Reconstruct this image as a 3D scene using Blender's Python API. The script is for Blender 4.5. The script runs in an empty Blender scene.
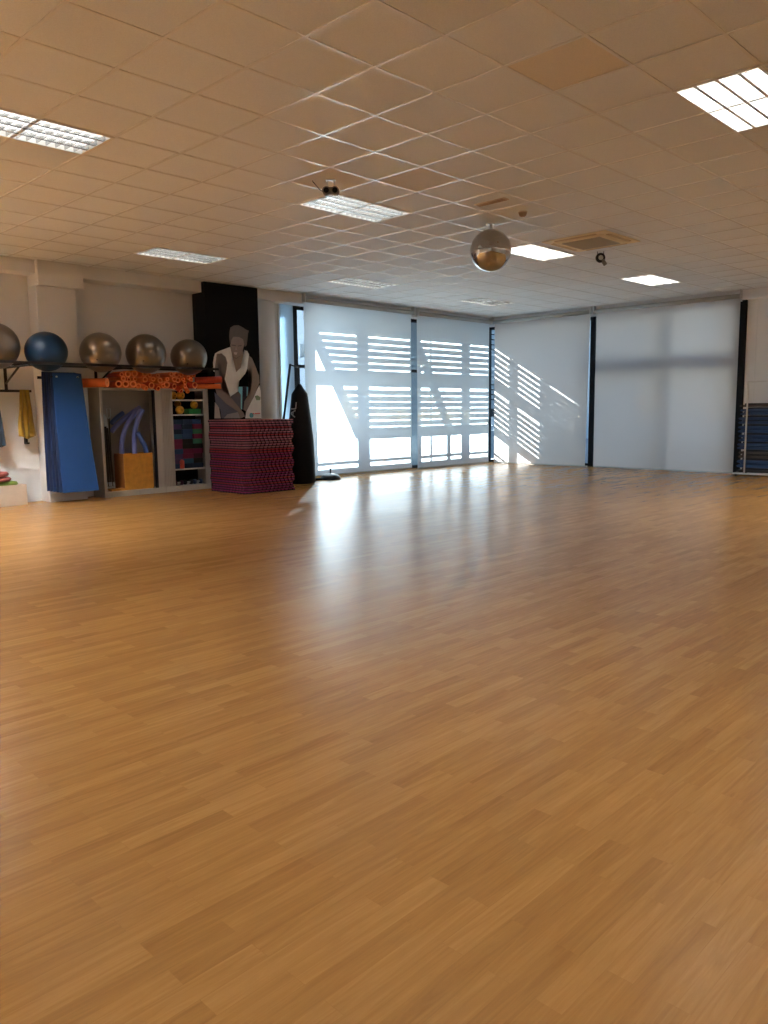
import bpy, bmesh, math, random
from mathutils import Vector, Matrix
PI = math.pi
C = bpy.context.scene.collection
random.seed(7)

# ------------------------------------------------------------------ dimensions of the room (metres)
H = 3.548            # ceiling height
WY = 11.84           # front of the soffit along the long side wall
WX = 15.946          # front of the soffit along the far wall
RY = 12.15           # recessed wall / glass line, side
GX = 16.25           # glass line, far wall
TX, TY, TS = 3.2913, 3.849, 0.6     # ceiling grid

# ------------------------------------------------------------------ materials
MATS = {}
def mat(name, col, rough=0.6, metal=0.0, spec=0.5, bump=0.0, bscale=40, vary=0.0, vscale=6, coat=0.0, sheen=0.0):
    if name in MATS: return MATS[name]
    m = bpy.data.materials.new(name); m.use_nodes = True
    nt = m.node_tree; b = nt.nodes['Principled BSDF']
    b.inputs['Base Color'].default_value = (*col, 1)
    b.inputs['Roughness'].default_value = rough
    b.inputs['Metallic'].default_value = metal
    b.inputs['Specular IOR Level'].default_value = spec
    b.inputs['Coat Weight'].default_value = coat
    b.inputs['Sheen Weight'].default_value = sheen
    tc = nt.nodes.new('ShaderNodeTexCoord')
    n = nt.nodes.new('ShaderNodeTexNoise'); n.inputs['Scale'].default_value = vscale; n.inputs['Detail'].default_value = 4
    nt.links.new(tc.outputs['Object'], n.inputs['Vector'])
    mx = nt.nodes.new('ShaderNodeMix'); mx.data_type = 'RGBA'
    v = max(vary, 0.02)
    mx.inputs[6].default_value = (*[c * (1 - v) for c in col], 1)
    mx.inputs[7].default_value = (*[min(1, c * (1 + v)) for c in col], 1)
    nt.links.new(n.outputs['Fac'], mx.inputs[0]); nt.links.new(mx.outputs[2], b.inputs['Base Color'])
    if bump:
        n2 = nt.nodes.new('ShaderNodeTexNoise'); n2.inputs['Scale'].default_value = bscale
        nt.links.new(tc.outputs['Object'], n2.inputs['Vector'])
        bp = nt.nodes.new('ShaderNodeBump'); bp.inputs['Strength'].default_value = bump; bp.inputs['Distance'].default_value = 0.01
        nt.links.new(n2.outputs['Fac'], bp.inputs['Height']); nt.links.new(bp.outputs['Normal'], b.inputs['Normal'])
    MATS[name] = m
    return m

def emit_mat(name, col, strength):
    m = bpy.data.materials.new(name); m.use_nodes = True
    b = m.node_tree.nodes['Principled BSDF']
    b.inputs['Base Color'].default_value = (.8, .8, .8, 1)
    b.inputs['Emission Color'].default_value = (*col, 1); b.inputs['Emission Strength'].default_value = strength
    MATS[name] = m
    return m

def floor_mat():
    m = bpy.data.materials.new('oak_strip_vinyl'); m.use_nodes = True
    nt = m.node_tree; N = nt.nodes; L = nt.links; b = N['Principled BSDF']
    tc = N.new('ShaderNodeTexCoord')
    br = N.new('ShaderNodeTexBrick'); br.offset = 0.37; br.offset_frequency = 2; br.squash = 1.0
    br.inputs['Color1'].default_value = (0, 0, 0, 1); br.inputs['Color2'].default_value = (1, 1, 1, 1); br.inputs['Mortar'].default_value = (0.25, 0.25, 0.25, 1)
    br.inputs['Scale'].default_value = 1; br.inputs['Mortar Size'].default_value = 0.0008; br.inputs['Mortar Smooth'].default_value = 0.3
    br.inputs['Brick Width'].default_value = 0.52; br.inputs['Row Height'].default_value = 0.068
    L.new(tc.outputs['Object'], br.inputs['Vector'])
    # long grain
    mp = N.new('ShaderNodeMapping'); mp.inputs['Scale'].default_value = (1.6, 26, 1)
    L.new(tc.outputs['Object'], mp.inputs['Vector'])
    # shift the grain from strip to strip
    add = N.new('ShaderNodeVectorMath'); add.operation = 'MULTIPLY_ADD'
    add.inputs[1].default_value = (17, 9, 0)
    L.new(br.outputs['Color'], add.inputs[0]); L.new(mp.outputs['Vector'], add.inputs[2])
    g = N.new('ShaderNodeTexNoise'); g.inputs['Scale'].default_value = 1.5; g.inputs['Detail'].default_value = 7; g.inputs['Roughness'].default_value = 0.62; g.inputs['Distortion'].default_value = 1.2
    L.new(add.outputs[0], g.inputs['Vector'])
    cr = N.new('ShaderNodeValToRGB')
    e = cr.color_ramp.elements
    e[0].position = 0.0; e[0].color = (*FL_DARK, 1)
    e[1].position = 1.0; e[1].color = (*FL_LIGHT, 1)
    mid = e.new(0.5); mid.color = (*FL_MID, 1)
    # value = .45*strip + .55*grain
    m1 = N.new('ShaderNodeMath'); m1.operation = 'MULTIPLY'; m1.inputs[1].default_value = 0.22
    L.new(br.outputs['Color'], m1.inputs[0])
    m2 = N.new('ShaderNodeMath'); m2.operation = 'MULTIPLY_ADD'; m2.inputs[1].default_value = 0.78
    L.new(g.outputs['Fac'], m2.inputs[0]); L.new(m1.outputs[0], m2.inputs[2])
    m3 = N.new('ShaderNodeMath'); m3.operation = 'SUBTRACT'; m3.inputs[1].default_value = 0.0; m3.use_clamp = True
    L.new(m2.outputs[0], m3.inputs[0]); L.new(m3.outputs[0], cr.inputs['Fac'])
    # seams of the boards: every third strip
    L.new(cr.outputs['Color'], b.inputs['Base Color'])
    # gentle waviness of the sheet, plus embossing
    w = N.new('ShaderNodeTexNoise'); w.inputs['Scale'].default_value = 1.1; w.inputs['Detail'].default_value = 3
    L.new(tc.outputs['Object'], w.inputs['Vector'])
    f = N.new('ShaderNodeTexNoise'); f.inputs['Scale'].default_value = 160; f.inputs['Detail'].default_value = 2
    L.new(tc.outputs['Object'], f.inputs['Vector'])
    b1 = N.new('ShaderNodeBump'); b1.inputs['Strength'].default_value = 0.12; b1.inputs['Distance'].default_value = 0.012
    L.new(w.outputs['Fac'], b1.inputs['Height'])
    b2 = N.new('ShaderNodeBump'); b2.inputs['Strength'].default_value = 0.12; b2.inputs['Distance'].default_value = 0.0008
    L.new(f.outputs['Fac'], b2.inputs['Height']); L.new(b1.outputs['Normal'], b2.inputs['Normal'])
    L.new(b2.outputs['Normal'], b.inputs['Normal'])
    b.inputs['Roughness'].default_value = FL_ROUGH
    b.inputs['Specular IOR Level'].default_value = FL_SPEC
    return m

def tile_mat(name, base, amp=0.05):
    m = bpy.data.materials.new(name); m.use_nodes = True
    nt = m.node_tree; N = nt.nodes; L = nt.links; b = N['Principled BSDF']
    tc = N.new('ShaderNodeTexCoord')
    # one random tone per tile
    sub = N.new('ShaderNodeVectorMath'); sub.operation = 'SUBTRACT'; sub.inputs[1].default_value = (TX, TY, 0)
    L.new(tc.outputs['Object'], sub.inputs[0])
    dv = N.new('ShaderNodeVectorMath'); dv.operation = 'SCALE'; dv.inputs['Scale'].default_value = 1 / TS
    L.new(sub.outputs[0], dv.inputs[0])
    fl = N.new('ShaderNodeVectorMath'); fl.operation = 'FLOOR'; L.new(dv.outputs[0], fl.inputs[0])
    wn = N.new('ShaderNodeTexWhiteNoise'); L.new(fl.outputs[0], wn.inputs['Vector'])
    n = N.new('ShaderNodeTexNoise'); n.inputs['Scale'].default_value = 120; n.inputs['Detail'].default_value = 2
    L.new(tc.outputs['Object'], n.inputs['Vector'])
    a = N.new('ShaderNodeMath'); a.operation = 'MULTIPLY_ADD'; a.inputs[1].default_value = amp; a.inputs[2].default_value = 1 - amp
    L.new(wn.outputs['Value'], a.inputs[0])
    a2 = N.new('ShaderNodeMath'); a2.operation = 'MULTIPLY_ADD'; a2.inputs[1].default_value = 0.22; a2.inputs[2].default_value = 0.89
    L.new(n.outputs['Fac'], a2.inputs[0])
    a3 = N.new('ShaderNodeMath'); a3.operation = 'MULTIPLY'; L.new(a.outputs[0], a3.inputs[0]); L.new(a2.outputs[0], a3.inputs[1])
    sc = N.new('ShaderNodeVectorMath'); sc.operation = 'SCALE'; sc.inputs[0].default_value = base
    L.new(a3.outputs[0], sc.inputs['Scale']); L.new(sc.outputs[0], b.inputs['Base Color'])
    b.inputs['Roughness'].default_value = 0.75
    bp = N.new('ShaderNodeBump'); bp.inputs['Strength'].default_value = 0.3; bp.inputs['Distance'].default_value = 0.001
    L.new(n.outputs['Fac'], bp.inputs['Height']); L.new(bp.outputs['Normal'], b.inputs['Normal'])
    return m

def blind_mat(name, trans, diff, clear, share):
    """Screen fabric: scatters light through, and its open weave lets a few per cent pass straight."""
    m = bpy.data.materials.new(name); m.use_nodes = True
    nt = m.node_tree; N = nt.nodes; L = nt.links
    N.remove(N['Principled BSDF']); out = N['Material Output']
    t = N.new('ShaderNodeBsdfTranslucent'); t.inputs['Color'].default_value = (*trans, 1)
    d = N.new('ShaderNodeBsdfDiffuse'); d.inputs['Color'].default_value = (*diff, 1)
    tc = N.new('ShaderNodeTexCoord')
    n = N.new('ShaderNodeTexNoise'); n.inputs['Scale'].default_value = 1.3; n.inputs['Detail'].default_value = 3
    mp = N.new('ShaderNodeMapping'); mp.inputs['Scale'].default_value = (1.5, 1.5, .35)
    L.new(tc.outputs['Object'], mp.inputs['Vector']); L.new(mp.outputs['Vector'], n.inputs['Vector'])
    mu = N.new('ShaderNodeMath'); mu.operation = 'MULTIPLY_ADD'; mu.inputs[1].default_value = 0.12; mu.inputs[2].default_value = share - .06
    L.new(n.outputs['Fac'], mu.inputs[0])
    mx = N.new('ShaderNodeMixShader'); L.new(mu.outputs[0], mx.inputs['Fac']); L.new(t.outputs[0], mx.inputs[1]); L.new(d.outputs[0], mx.inputs[2])
    tr = N.new('ShaderNodeBsdfTransparent'); tr.inputs['Color'].default_value = (1, 1, 1, 1)
    m2 = N.new('ShaderNodeMixShader'); m2.inputs['Fac'].default_value = clear
    L.new(mx.outputs[0], m2.inputs[1]); L.new(tr.outputs[0], m2.inputs[2])
    L.new(m2.outputs[0], out.inputs['Surface'])
    return m

def glass_mat():
    m = bpy.data.materials.new('window_glass'); m.use_nodes = True
    nt = m.node_tree; N = nt.nodes; L = nt.links
    N.remove(N['Principled BSDF']); out = N['Material Output']
    tr = N.new('ShaderNodeBsdfTransparent'); tr.inputs['Color'].default_value = (0.78, 0.88, 0.95, 1)
    gl = N.new('ShaderNodeBsdfGlossy'); gl.inputs['Roughness'].default_value = 0.02
    lw = N.new('ShaderNodeLayerWeight'); lw.inputs['Blend'].default_value = 0.5
    pw = N.new('ShaderNodeMath'); pw.operation = 'POWER'; pw.inputs[1].default_value = 5; L.new(lw.outputs['Facing'], pw.inputs[0])
    fr = N.new('ShaderNodeMath'); fr.operation = 'MULTIPLY_ADD'; fr.inputs[1].default_value = .95; fr.inputs[2].default_value = .05; L.new(pw.outputs[0], fr.inputs[0])
    mx = N.new('ShaderNodeMixShader'); L.new(fr.outputs[0], mx.inputs['Fac']); L.new(tr.outputs[0], mx.inputs[1]); L.new(gl.outputs[0], mx.inputs[2])
    L.new(mx.outputs[0], out.inputs['Surface'])
    return m

# ------------------------------------------------------------------ mesh helpers
def bx(bm, x0, x1, y0, y1, z0, z1, mi=0):
    vs = [bm.verts.new(p) for p in ((x0,y0,z0),(x1,y0,z0),(x1,y1,z0),(x0,y1,z0),(x0,y0,z1),(x1,y0,z1),(x1,y1,z1),(x0,y1,z1))]
    for f in ((0,3,2,1),(4,5,6,7),(0,1,5,4),(1,2,6,5),(2,3,7,6),(3,0,4,7)):
        fc = bm.faces.new([vs[i] for i in f]); fc.material_index = mi
    return vs

def prism(bm, pts, axis, a, b, mi=0):
    """pts: 2-D outline; extruded along axis (0=x,1=y,2=z) from a to b."""
    def P(u, v, w):
        return {0: (w, u, v), 1: (u, w, v), 2: (u, v, w)}[axis]
    n = len(pts)
    A = [bm.verts.new(P(u, v, a)) for u, v in pts]; B = [bm.verts.new(P(u, v, b)) for u, v in pts]
    for f in ([bm.faces.new(A)], [bm.faces.new(list(reversed(B)))]):
        for q in f: q.material_index = mi
    for i in range(n):
        j = (i + 1) % n
        q = bm.faces.new((A[i], B[i], B[j], A[j])); q.material_index = mi

def tube(bm, pts, r, seg=12, caps=True, mi=0, rs=None):
    pts = [Vector(p) for p in pts]; rings = []
    n = len(pts); ref = None
    for i, p in enumerate(pts):
        t = (pts[min(i+1, n-1)] - pts[max(i-1, 0)]).normalized()
        if ref is None:
            ref = Vector((0,0,1)) if abs(t.z) < .9 else Vector((1,0,0))
        u = t.cross(ref).normalized(); v = u.cross(t).normalized(); ref = v
        rr = rs[i] if rs else r
        rings.append([bm.verts.new(p + (u*math.cos(a) + v*math.sin(a))*rr) for a in [2*PI*k/seg for k in range(seg)]])
    for i in range(n-1):
        for k in range(seg):
            f = bm.faces.new((rings[i][k], rings[i][(k+1)%seg], rings[i+1][(k+1)%seg], rings[i+1][k])); f.smooth = True; f.material_index = mi
    if caps:
        bm.faces.new(list(reversed(rings[0]))).material_index = mi; bm.faces.new(rings[-1]).material_index = mi
    return rings

def hollow(bm, pts, ro, ri, seg=16):
    a = tube(bm, pts, ro, seg, caps=False); b = tube(bm, pts, ri, seg, caps=False)
    for i in (0, -1):
        for k in range(seg):
            bm.faces.new((a[i][k], a[i][(k+1)%seg], b[i][(k+1)%seg], b[i][k])).material_index = 1

def lathe(bm, prof, cx=0, cy=0, seg=32, smooth=True, mi=0):
    rings = [[bm.verts.new((cx + r*math.cos(2*PI*k/seg), cy + r*math.sin(2*PI*k/seg), z)) for k in range(seg)] for r, z in prof]
    for i in range(len(rings)-1):
        for k in range(seg):
            f = bm.faces.new((rings[i][k], rings[i][(k+1)%seg], rings[i+1][(k+1)%seg], rings[i+1][k])); f.smooth = smooth; f.material_index = mi
    bm.faces.new(list(reversed(rings[0]))).material_index = mi; bm.faces.new(rings[-1]).material_index = mi

def ball(bm, c, r, seg=48, rings=24, sq=1.0):
    ret = bmesh.ops.create_uvsphere(bm, u_segments=seg, v_segments=rings, radius=r)
    for v in ret['verts']:
        v.co.z *= sq; v.co += Vector(c)
    for f in bm.faces: f.smooth = True

def obj(name, bm, m, parent=None, bevel=0, at=None):
    bmesh.ops.recalc_face_normals(bm, faces=bm.faces[:])
    me = bpy.data.meshes.new(name); bm.to_mesh(me); bm.free()
    o = bpy.data.objects.new(name, me); C.objects.link(o)
    for mm in (m if isinstance(m, (list, tuple)) else [m]): me.materials.append(mm)
    if bevel:
        bv = o.modifiers.new('Bevel', 'BEVEL'); bv.width = bevel; bv.segments = 2; bv.limit_method = 'ANGLE'
    if parent:
        o.parent = parent
    if at: o.location = at
    return o

def new(): return bmesh.new()
def B(*boxes, mi=0):
    bm = bmesh.new()
    for b in boxes: bx(bm, *b)
    return bm

def thing(name, label, cat, loc=(0,0,0), group=None, rz=0):
    o = bpy.data.objects.new(name, None); C.objects.link(o); o.location = loc; o.rotation_euler = (0,0,rz)
    o.empty_display_size = .1
    return tag(o, label, cat, group)
def tag(o, label, cat, group=None):
    o['label'] = label; o['category'] = cat
    if group: o['group'] = group
    return o
def struct(name, bm, m, parent=None, bevel=0):
    o = obj(name, bm, m, parent, bevel)
    if parent is None: o['kind'] = 'structure'
    return o
def dup(root, loc=None, label=None, group=None, rz=None):
    r = root.copy(); C.objects.link(r)
    if loc is not None: r.location = loc
    if rz is not None: r.rotation_euler = (0,0,rz)
    if label: r['label'] = label
    if group: r['group'] = group
    for ch in list(root.children):
        c = ch.copy(); C.objects.link(c); c.parent = r
        for g in ch.children:
            d = g.copy(); C.objects.link(d); d.parent = c
    return r
ORD = ['topmost','second','third','fourth','fifth','sixth','seventh','eighth','ninth','tenth','eleventh','twelfth','thirteenth','fourteenth','fifteenth','sixteenth','seventeenth','eighteenth','nineteenth','twentieth','twenty-first','twenty-second','twenty-third','twenty-fourth','twenty-fifth','twenty-sixth','twenty-seventh','twenty-eighth','twenty-ninth','thirtieth']

LAMP = 7.0
LAMP_HI = 28.0
LAMP_DEEP = 5.0
LAMP_MID = 4.5
LAMP_LEFT = 340.0  # for unseen fixtures added to lift the light on the left side
LAMP_SIDE = 110.0
SKY = 0.20
SUN = 28.0
EXPO = 1.05
# ------------------------------------------------------------------ tunables
FL_DARK = (0.215, 0.100, 0.028); FL_MID = (0.375, 0.187, 0.053); FL_LIGHT = (0.54, 0.30, 0.100)
FL_ROUGH = 0.27; FL_SPEC = 0.33
WALLC = (0.78, 0.785, 0.785)

M_wall = mat('cream_plaster', WALLC, 0.85, bump=.06, bscale=30, vary=.03, vscale=2)
M_white = mat('white_plaster', (0.80, 0.80, 0.80), 0.8, bump=.04, vary=.02)
M_tile = tile_mat('ceiling_tile', (0.75, 0.775, 0.79), 0.04)
M_tile_old = tile_mat('ceiling_tile_yellowed', (0.72, 0.65, 0.53), 0.04)
M_bar = mat('ceiling_bar_enamel', (0.88, 0.88, 0.87), 0.22, spec=.7)
M_floor = floor_mat()
M_frame = mat('anthracite_window_metal', (0.006, 0.008, 0.012), 0.6, spec=.25)
M_glass = glass_mat()
M_blind_l = blind_mat('screen_fabric_side', (0.93, 0.96, 0.97), (0.72, 0.72, 0.71), 0.015, .34)
M_blind_r = blind_mat('screen_fabric_end', (0.76, 0.64, 0.57), (0.64, 0.63, 0.61), 0.006, .46)
M_reveal_glow = blind_mat('reveal_glow_film', (0.36, 0.50, 0.62), (0.5, 0.5, 0.5), 0.0, .5)  # bluish film that puts the daylit reveal's brightness into a pane
M_rail = mat('black_steel', (0.012, 0.011, 0.012), 0.4, metal=.3)
M_alu = mat('satin_aluminium', (0.62, 0.62, 0.60), 0.35, metal=.8)
M_white_metal = mat('white_enamel', (0.72, 0.72, 0.70), 0.4)
M_grey = mat('light_grey_cabinet_metal', (0.42, 0.405, 0.375), 0.5, metal=.1, vary=.03)
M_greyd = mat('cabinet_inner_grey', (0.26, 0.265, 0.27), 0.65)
M_black = mat('black_vinyl', (0.004, 0.004, 0.005), 0.7, spec=.15)
M_silver = mat('silver_grey_rubber', (0.22, 0.19, 0.16), 0.28, metal=.8, spec=.5, coat=.1)
M_ballblue = mat('petrol_blue_rubber', (0.004, 0.020, 0.046), 0.42, spec=.3)
M_mat_blue = mat('blue_foam_mat', (0.004, 0.055, 0.21), 0.75, bump=.15, bscale=200)
M_orange = mat('orange_foam', (0.95, 0.22, 0.06), 0.7, vary=.12, vscale=9)
M_rim = mat('cut_orange_foam', (1.0, 0.34, 0.12), .7)
M_orange2 = mat('red_orange_foam', (0.62, 0.075, 0.03), 0.7, vary=.12, vscale=9)
M_noodle = mat('periwinkle_foam', (0.15, 0.20, 0.55), 0.75)
M_wood = mat('honey_plywood', (0.48, 0.215, 0.025), 0.5, vary=.45, vscale=12)
M_pale = mat('pale_painted_wood', (0.62, 0.53, 0.43), 0.7, vary=.08, vscale=8)
M_yellowc = mat('mustard_cloth', (0.30, 0.19, 0.012), 0.9, vary=.2, vscale=20, sheen=.3)
M_navy = mat('navy_cloth', (0.012, 0.026, 0.05), 0.9, sheen=.2)
M_pinkr = mat('dusty_pink_rubber', (0.36, 0.11, 0.10), 0.6)
M_lime = mat('lime_rubber', (0.20, 0.33, 0.05), 0.6)
M_yball = mat('amber_rubber', (0.72, 0.38, 0.03), 0.5, vary=.25, vscale=30)

# ------------------------------------------------------------------ floor and ceiling
X0, X1, Y0, Y1 = -3.0, GX + .05, -4.0, 12.7
bm = new(); bx(bm, X0, X1, Y0, Y1, -0.06, 0)
struct('floor', bm, M_floor)

lamps = [(2.0913,6.249),(5.6913,2.049),(5.6913,6.249),(5.6913,9.849),(9.2913,9.849),(9.2913,6.249),(12.8913,6.249),(12.8913,9.849),
         (2.0913,2.049),(9.2913,2.049),(12.8913,2.049),(2.0913,-1.551),(5.6913,-1.551),(9.2913,-1.551),(12.8913,-1.551),(-1.5087,2.049),(-1.5087,-1.551),(-1.5087,6.249),(-1.5087,9.849),(2.0913,9.849)]  # this second line: unseen fixtures added to brighten the room
holes = set()
for lx, ly in lamps:
    i = round((lx-TX)/TS); j = round((ly-TY)/TS)
    holes.add((i, j)); holes.add((i+1, j))
old = {(2, -2), (3, 3), (4, 2)}
bm = new()
for i in range(-11, 22):
    for j in range(-14, 14):
        if (i, j) in holes: continue
        x = TX + i*TS; y = TY + j*TS; g = .010
        dz = random.uniform(0, .0015)
        bx(bm, max(x+g, X0), min(x+TS-g, X1), max(y+g, Y0), min(y+TS-g, WY+.3), H+.004+dz, H+.02+dz, 1 if (i, j) in old else 0)
for i in range(-10, 22):
    x = TX + i*TS
    bx(bm, x-.012, x+.012, Y0, WY+.2, H, H+.012, 2)
for j in range(-13, 14):
    y = TY + j*TS
    # cross bars run between the main bars
    for i in range(-11, 22):
        if (i, j) in holes and (i, j-1) in holes: continue
        xa = max(TX + i*TS + .012, X0); xb = min(TX + (i+1)*TS - .012, X1)
        if xb > xa: bx(bm, xa, xb, y-.012, y+.012, H+.0005, H+.012, 2)
bx(bm, X0, X1, Y0, Y1, H+.10, H+.16, 0)
struct('ceiling', bm, [M_tile, M_tile_old, M_bar])

# ------------------------------------------------------------------ walls
struct('wall_left', B((X0, 7.7, RY, RY+.25, 0, H+.1)), M_wall)
struct('wall_back', B((X0-.2, X0, Y0, Y1, 0, H+.1)), M_wall)
struct('wall_near', B((X0, X1, Y0-.2, Y0, 0, H+.1)), M_wall)
bm = new()                                                     # dropped edge under the ceiling
bx(bm, X0, GX, WY, RY+.4, 3.365, H+.1); bx(bm, WX, GX+.3, Y0, WY, 3.365, H+.1)
struct('trim_1', bm, M_wall)
bm = new(); bx(bm, 4.87, 5.46, WY+.01, RY, 0, 3.19)
bx(bm, 4.87, 5.55, 11.75, RY, 3.19, H)
struct('wall_pilaster', bm, M_wall, bevel=.006)
struct('baseboard_left', B((4.87, 5.46, WY-.002, WY+.01, 0, .13)), M_white_metal)
# white pier beside the printed panel, and window reveal
bm = new(); prism(bm, [(9.18+.29*math.cos(a), 12.24+.29*math.sin(a)) for a in [2*PI*k/40 for k in range(40)]], 2, 0, 3.37)
for f in bm.faces: f.smooth = abs(f.normal.z) < .5 or len(f.verts) == 4
struct('wall_pier', bm, M_white)
struct('wall_behind_panel', B((7.7, 8.35, RY, RY+.25, 0, 3.4), (9.40, 9.52, RY-.02, RY+.25, 0, 3.4)), M_wall)
f = obj('window_3', B((8.35, 8.39, RY+.02, RY+.08, 0, 3.4), (8.39, 9.4, RY+.02, RY+.08, 0, .06)), M_frame); f['kind'] = 'structure'
obj('pane', B((8.39, 8.95, RY+.045, RY+.053, .06, 3.4)), M_glass, f)
f = obj('reveal_glow', B((9.52, 9.56, 12.10, 12.2, 0, 3.37)), M_white_metal); f['kind'] = 'structure'
obj('reveal_glow_pane', B((9.56, 9.90, 12.12, 12.126, 0.0, 3.37)), M_reveal_glow, f)  # translucent pane added so the window reveal looks lit by daylight
# far wall beyond the last blind
struct('wall_right', B((16.02, 16.25, 5.60, 5.795, 0, 3.37), (16.12, 16.35, Y0, 5.60, 0, 3.37), (16.0, 16.12, 4.9, 5.595, 0, 3.37)), M_wall, bevel=.006)

# ------------------------------------------------------------------ windows
def window(name, boxes_frame, boxes_glass):
    f = obj(name, B(*boxes_frame), M_frame); f['kind'] = 'structure'
    obj('pane', B(*boxes_glass), M_glass, f)
    return f
fr = [(9.90, 10.01, 12.13, 12.23, 0, 3.37), (10.01, 16.2, 12.14, 12.22, 0, .06), (9.95, 16.2, 12.14, 12.22, 3.30, 3.37),
      (9.95, 16.2, 12.15, 12.21, 2.18, 2.24), (16.17, 16.29, 12.10, 12.23, 0, 3.37)]
window('window_1', fr, [(9.95, 16.17, 12.176, 12.184, .06, 3.30)])
fr = [(16.19, 16.29, 9.14, 9.265, 0, 3.37), (16.20, 16.30, 5.795, 6.06, 0, 3.37), (16.22, 16.28, 5.9, 12.1, 0, .06), (16.22, 16.28, 5.9, 12.1, 3.30, 3.37), (16.20, 16.29, 7.38, 7.56, .06, 3.3), (16.21, 16.29, 6.06, 7.38, 2.12, 2.38), (16.21, 16.29, 7.56, 9.14, 2.12, 2.38)]
window('window_2', fr, [(16.246, 16.254, 6.06, 9.14, .06, 3.30), (16.246, 16.254, 9.265, 12.10, .06, 3.30)])
# black edge strips seen beside the blinds
struct('trim_2', B((15.96, 16.2, 5.797, 5.875, 0, 3.36)), M_frame)

# ------------------------------------------------------------------ roller blinds
def blind(label, axis, a, b, zb):
    """axis 'x': runs along the side wall; 'y': along the far wall."""
    t = thing('roller_blind', label, 'roller blind', ((a+b)/2, 11.735, 3.43) if axis == 'x' else (15.845, (a+b)/2, 3.43), 'floor-length roller blinds')
    L_ = (b-a)/2
    def m3(u, v, w):  # u along, v towards glass, w up
        return (u, v, w) if axis == 'x' else (v, u, w)
    def box(bm, u0, u1, v0, v1, w0, w1):
        p = m3(u0, v0, w0); q = m3(u1, v1, w1); bx(bm, p[0], q[0], p[1], q[1], p[2], q[2])
    bm = new(); n = 48; zt = 0.02; z0 = zb - 3.43
    rows = 30; vs = []
    for r_ in range(rows+1):
        row = []
        for k in range(n+1):
            f = r_/rows; u = (-L_ + .03 + (.06*f if (axis == 'y' and a > 9) else 0)); u = u + (L_ - .03 - u)*k/n
            wv = .004*math.sin(u*3.1+1.7)*f + .003*math.sin(u*7.3)*f
            row.append(bm.verts.new(m3(u, .046 + wv, zt + (z0-zt)*f)))
        vs.append(row)
    for r_ in range(rows):
        for k in range(n):
            f = bm.faces.new((vs[r_][k], vs[r_][k+1], vs[r_+1][k+1], vs[r_+1][k])); f.smooth = True
    obj('fabric', bm, M_blind_l if axis == 'x' else M_blind_r, t)
    bm = new(); tube(bm, [m3(-L_+.02, 0, 0), m3(L_-.02, 0, 0)], .044, 20)
    obj('roller_tube', bm, M_blindtube, t)
    for s in (-1, 1):
        bm = new(); box(bm, s*(L_-.008)-.006, s*(L_-.008)+.006, -.045, .05, -.05, .118)
        obj('bracket', bm, M_alu, t)
    bm = new(); box(bm, -L_+.03, L_-.03, .038, .054, z0-.012, z0+.012)
    obj('bottom_bar', bm, M_blindtube, t, bevel=.004)
    return t
M_blindtube = mat('roller_sleeve', (0.42, 0.42, 0.40), 0.6)
blind('wide roller blind beside the punch bag, bright slanting shadow of a brace across it', 'x', 9.86, 12.955, .05)
blind('narrower roller blind striped with sunlight, on the long side just before the room corner', 'x', 13.09, 15.79, .03)
blind('roller blind on the end wall touching the corner, slanted sun stripes across it', 'y', 9.075, 11.74, .02)
blind('plain grey roller blind without sun stripes, next to the rack of folded mats', 'y', 5.855, 8.985, .02)

# ------------------------------------------------------------------ outdoors: screen casting the stripes, terrace, building, added sun blockers
M_ext = mat('white_painted_steel', (0.42, 0.45, 0.48), 0.6)
M_terr = mat('terrace_concrete', (0.25, 0.26, 0.27), 0.85, vary=.08)
YS = 12.79; DX = 1.0; DZ = 0.6           # shadow on the fabric = screen shifted by (-DX, -DZ) per metre
scr = thing('louvre_screen', 'white slatted screen outside the glass, casting striped shadows on the blinds', 'sun screen', (YS, YS, 0))
scr.location = (0, YS, 0)
def sbox(bm, x0, x1, z0, z1, t=.02):
    bx(bm, x0+DX, x1+DX, -t, t, z0+DZ, z1+DZ)
for (a, b_, z0, z1, nm) in ((9.80, 10.17, -.6, 3.6, 'post'), (11.29, 11.62, -.6, 3.4, 'post'), (12.90, 13.25, -.6, 3.4, 'post'), (14.70, 15.01, -.6, 3.4, 'post'),
                        (13.57, 13.62, -.6, 3.4, 'mullion'), (14.17, 14.29, -.6, .76, 'mullion'), (16.42, 16.66, -.6, 3.4, 'post'), (17.30, 17.55, -.6, 3.4, 'post'), (17.55, 18.9, -.6, 1.84, 'panel'), (18.9, 19.2, -.6, 3.4, 'post')):  # panel added to block stray stripes; a middle post widened against sun leaks
    bm = new(); sbox(bm, a, b_, z0, z1, .012); obj(nm, bm, M_ext, scr)
bm = new(); sbox(bm, 9.6, 19.2, 1.835, 2.115); obj('beam', bm, M_ext, scr)
bm = new(); sbox(bm, 11.3, 19.2, .745, .95); obj('beam', bm, M_ext, scr)
bm = new(); sbox(bm, 9.6, 24.5, 2.87, 6.6); obj('fascia', bm, M_ext, scr)  # reach and height extended to stop sun leaking past it
bm = new(); sbox(bm, 9.6, 19.2, .255, .30); sbox(bm, 9.6, 19.2, -.6, .16); obj('rail', bm, M_ext, scr)
for (xr, zr) in ((10.27, 2.84), (13.24, 2.84)):                  # the two slanting braces
    bm = new(); s_ = .59
    z1 = 2.95; z0 = .76
    pts = [(xr - (z1-zr)*s_ + DX, z1+DZ), (xr - (z1-zr)*s_ - .26 + DX, z1+DZ), (xr - (z0-zr)*s_ - .26 + DX, z0+DZ), (xr - (z0-zr)*s_ + DX, z0+DZ)]
    prism(bm, pts, 1, -.015, .015); obj('brace', bm, M_ext, scr)
bm = new()
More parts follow.
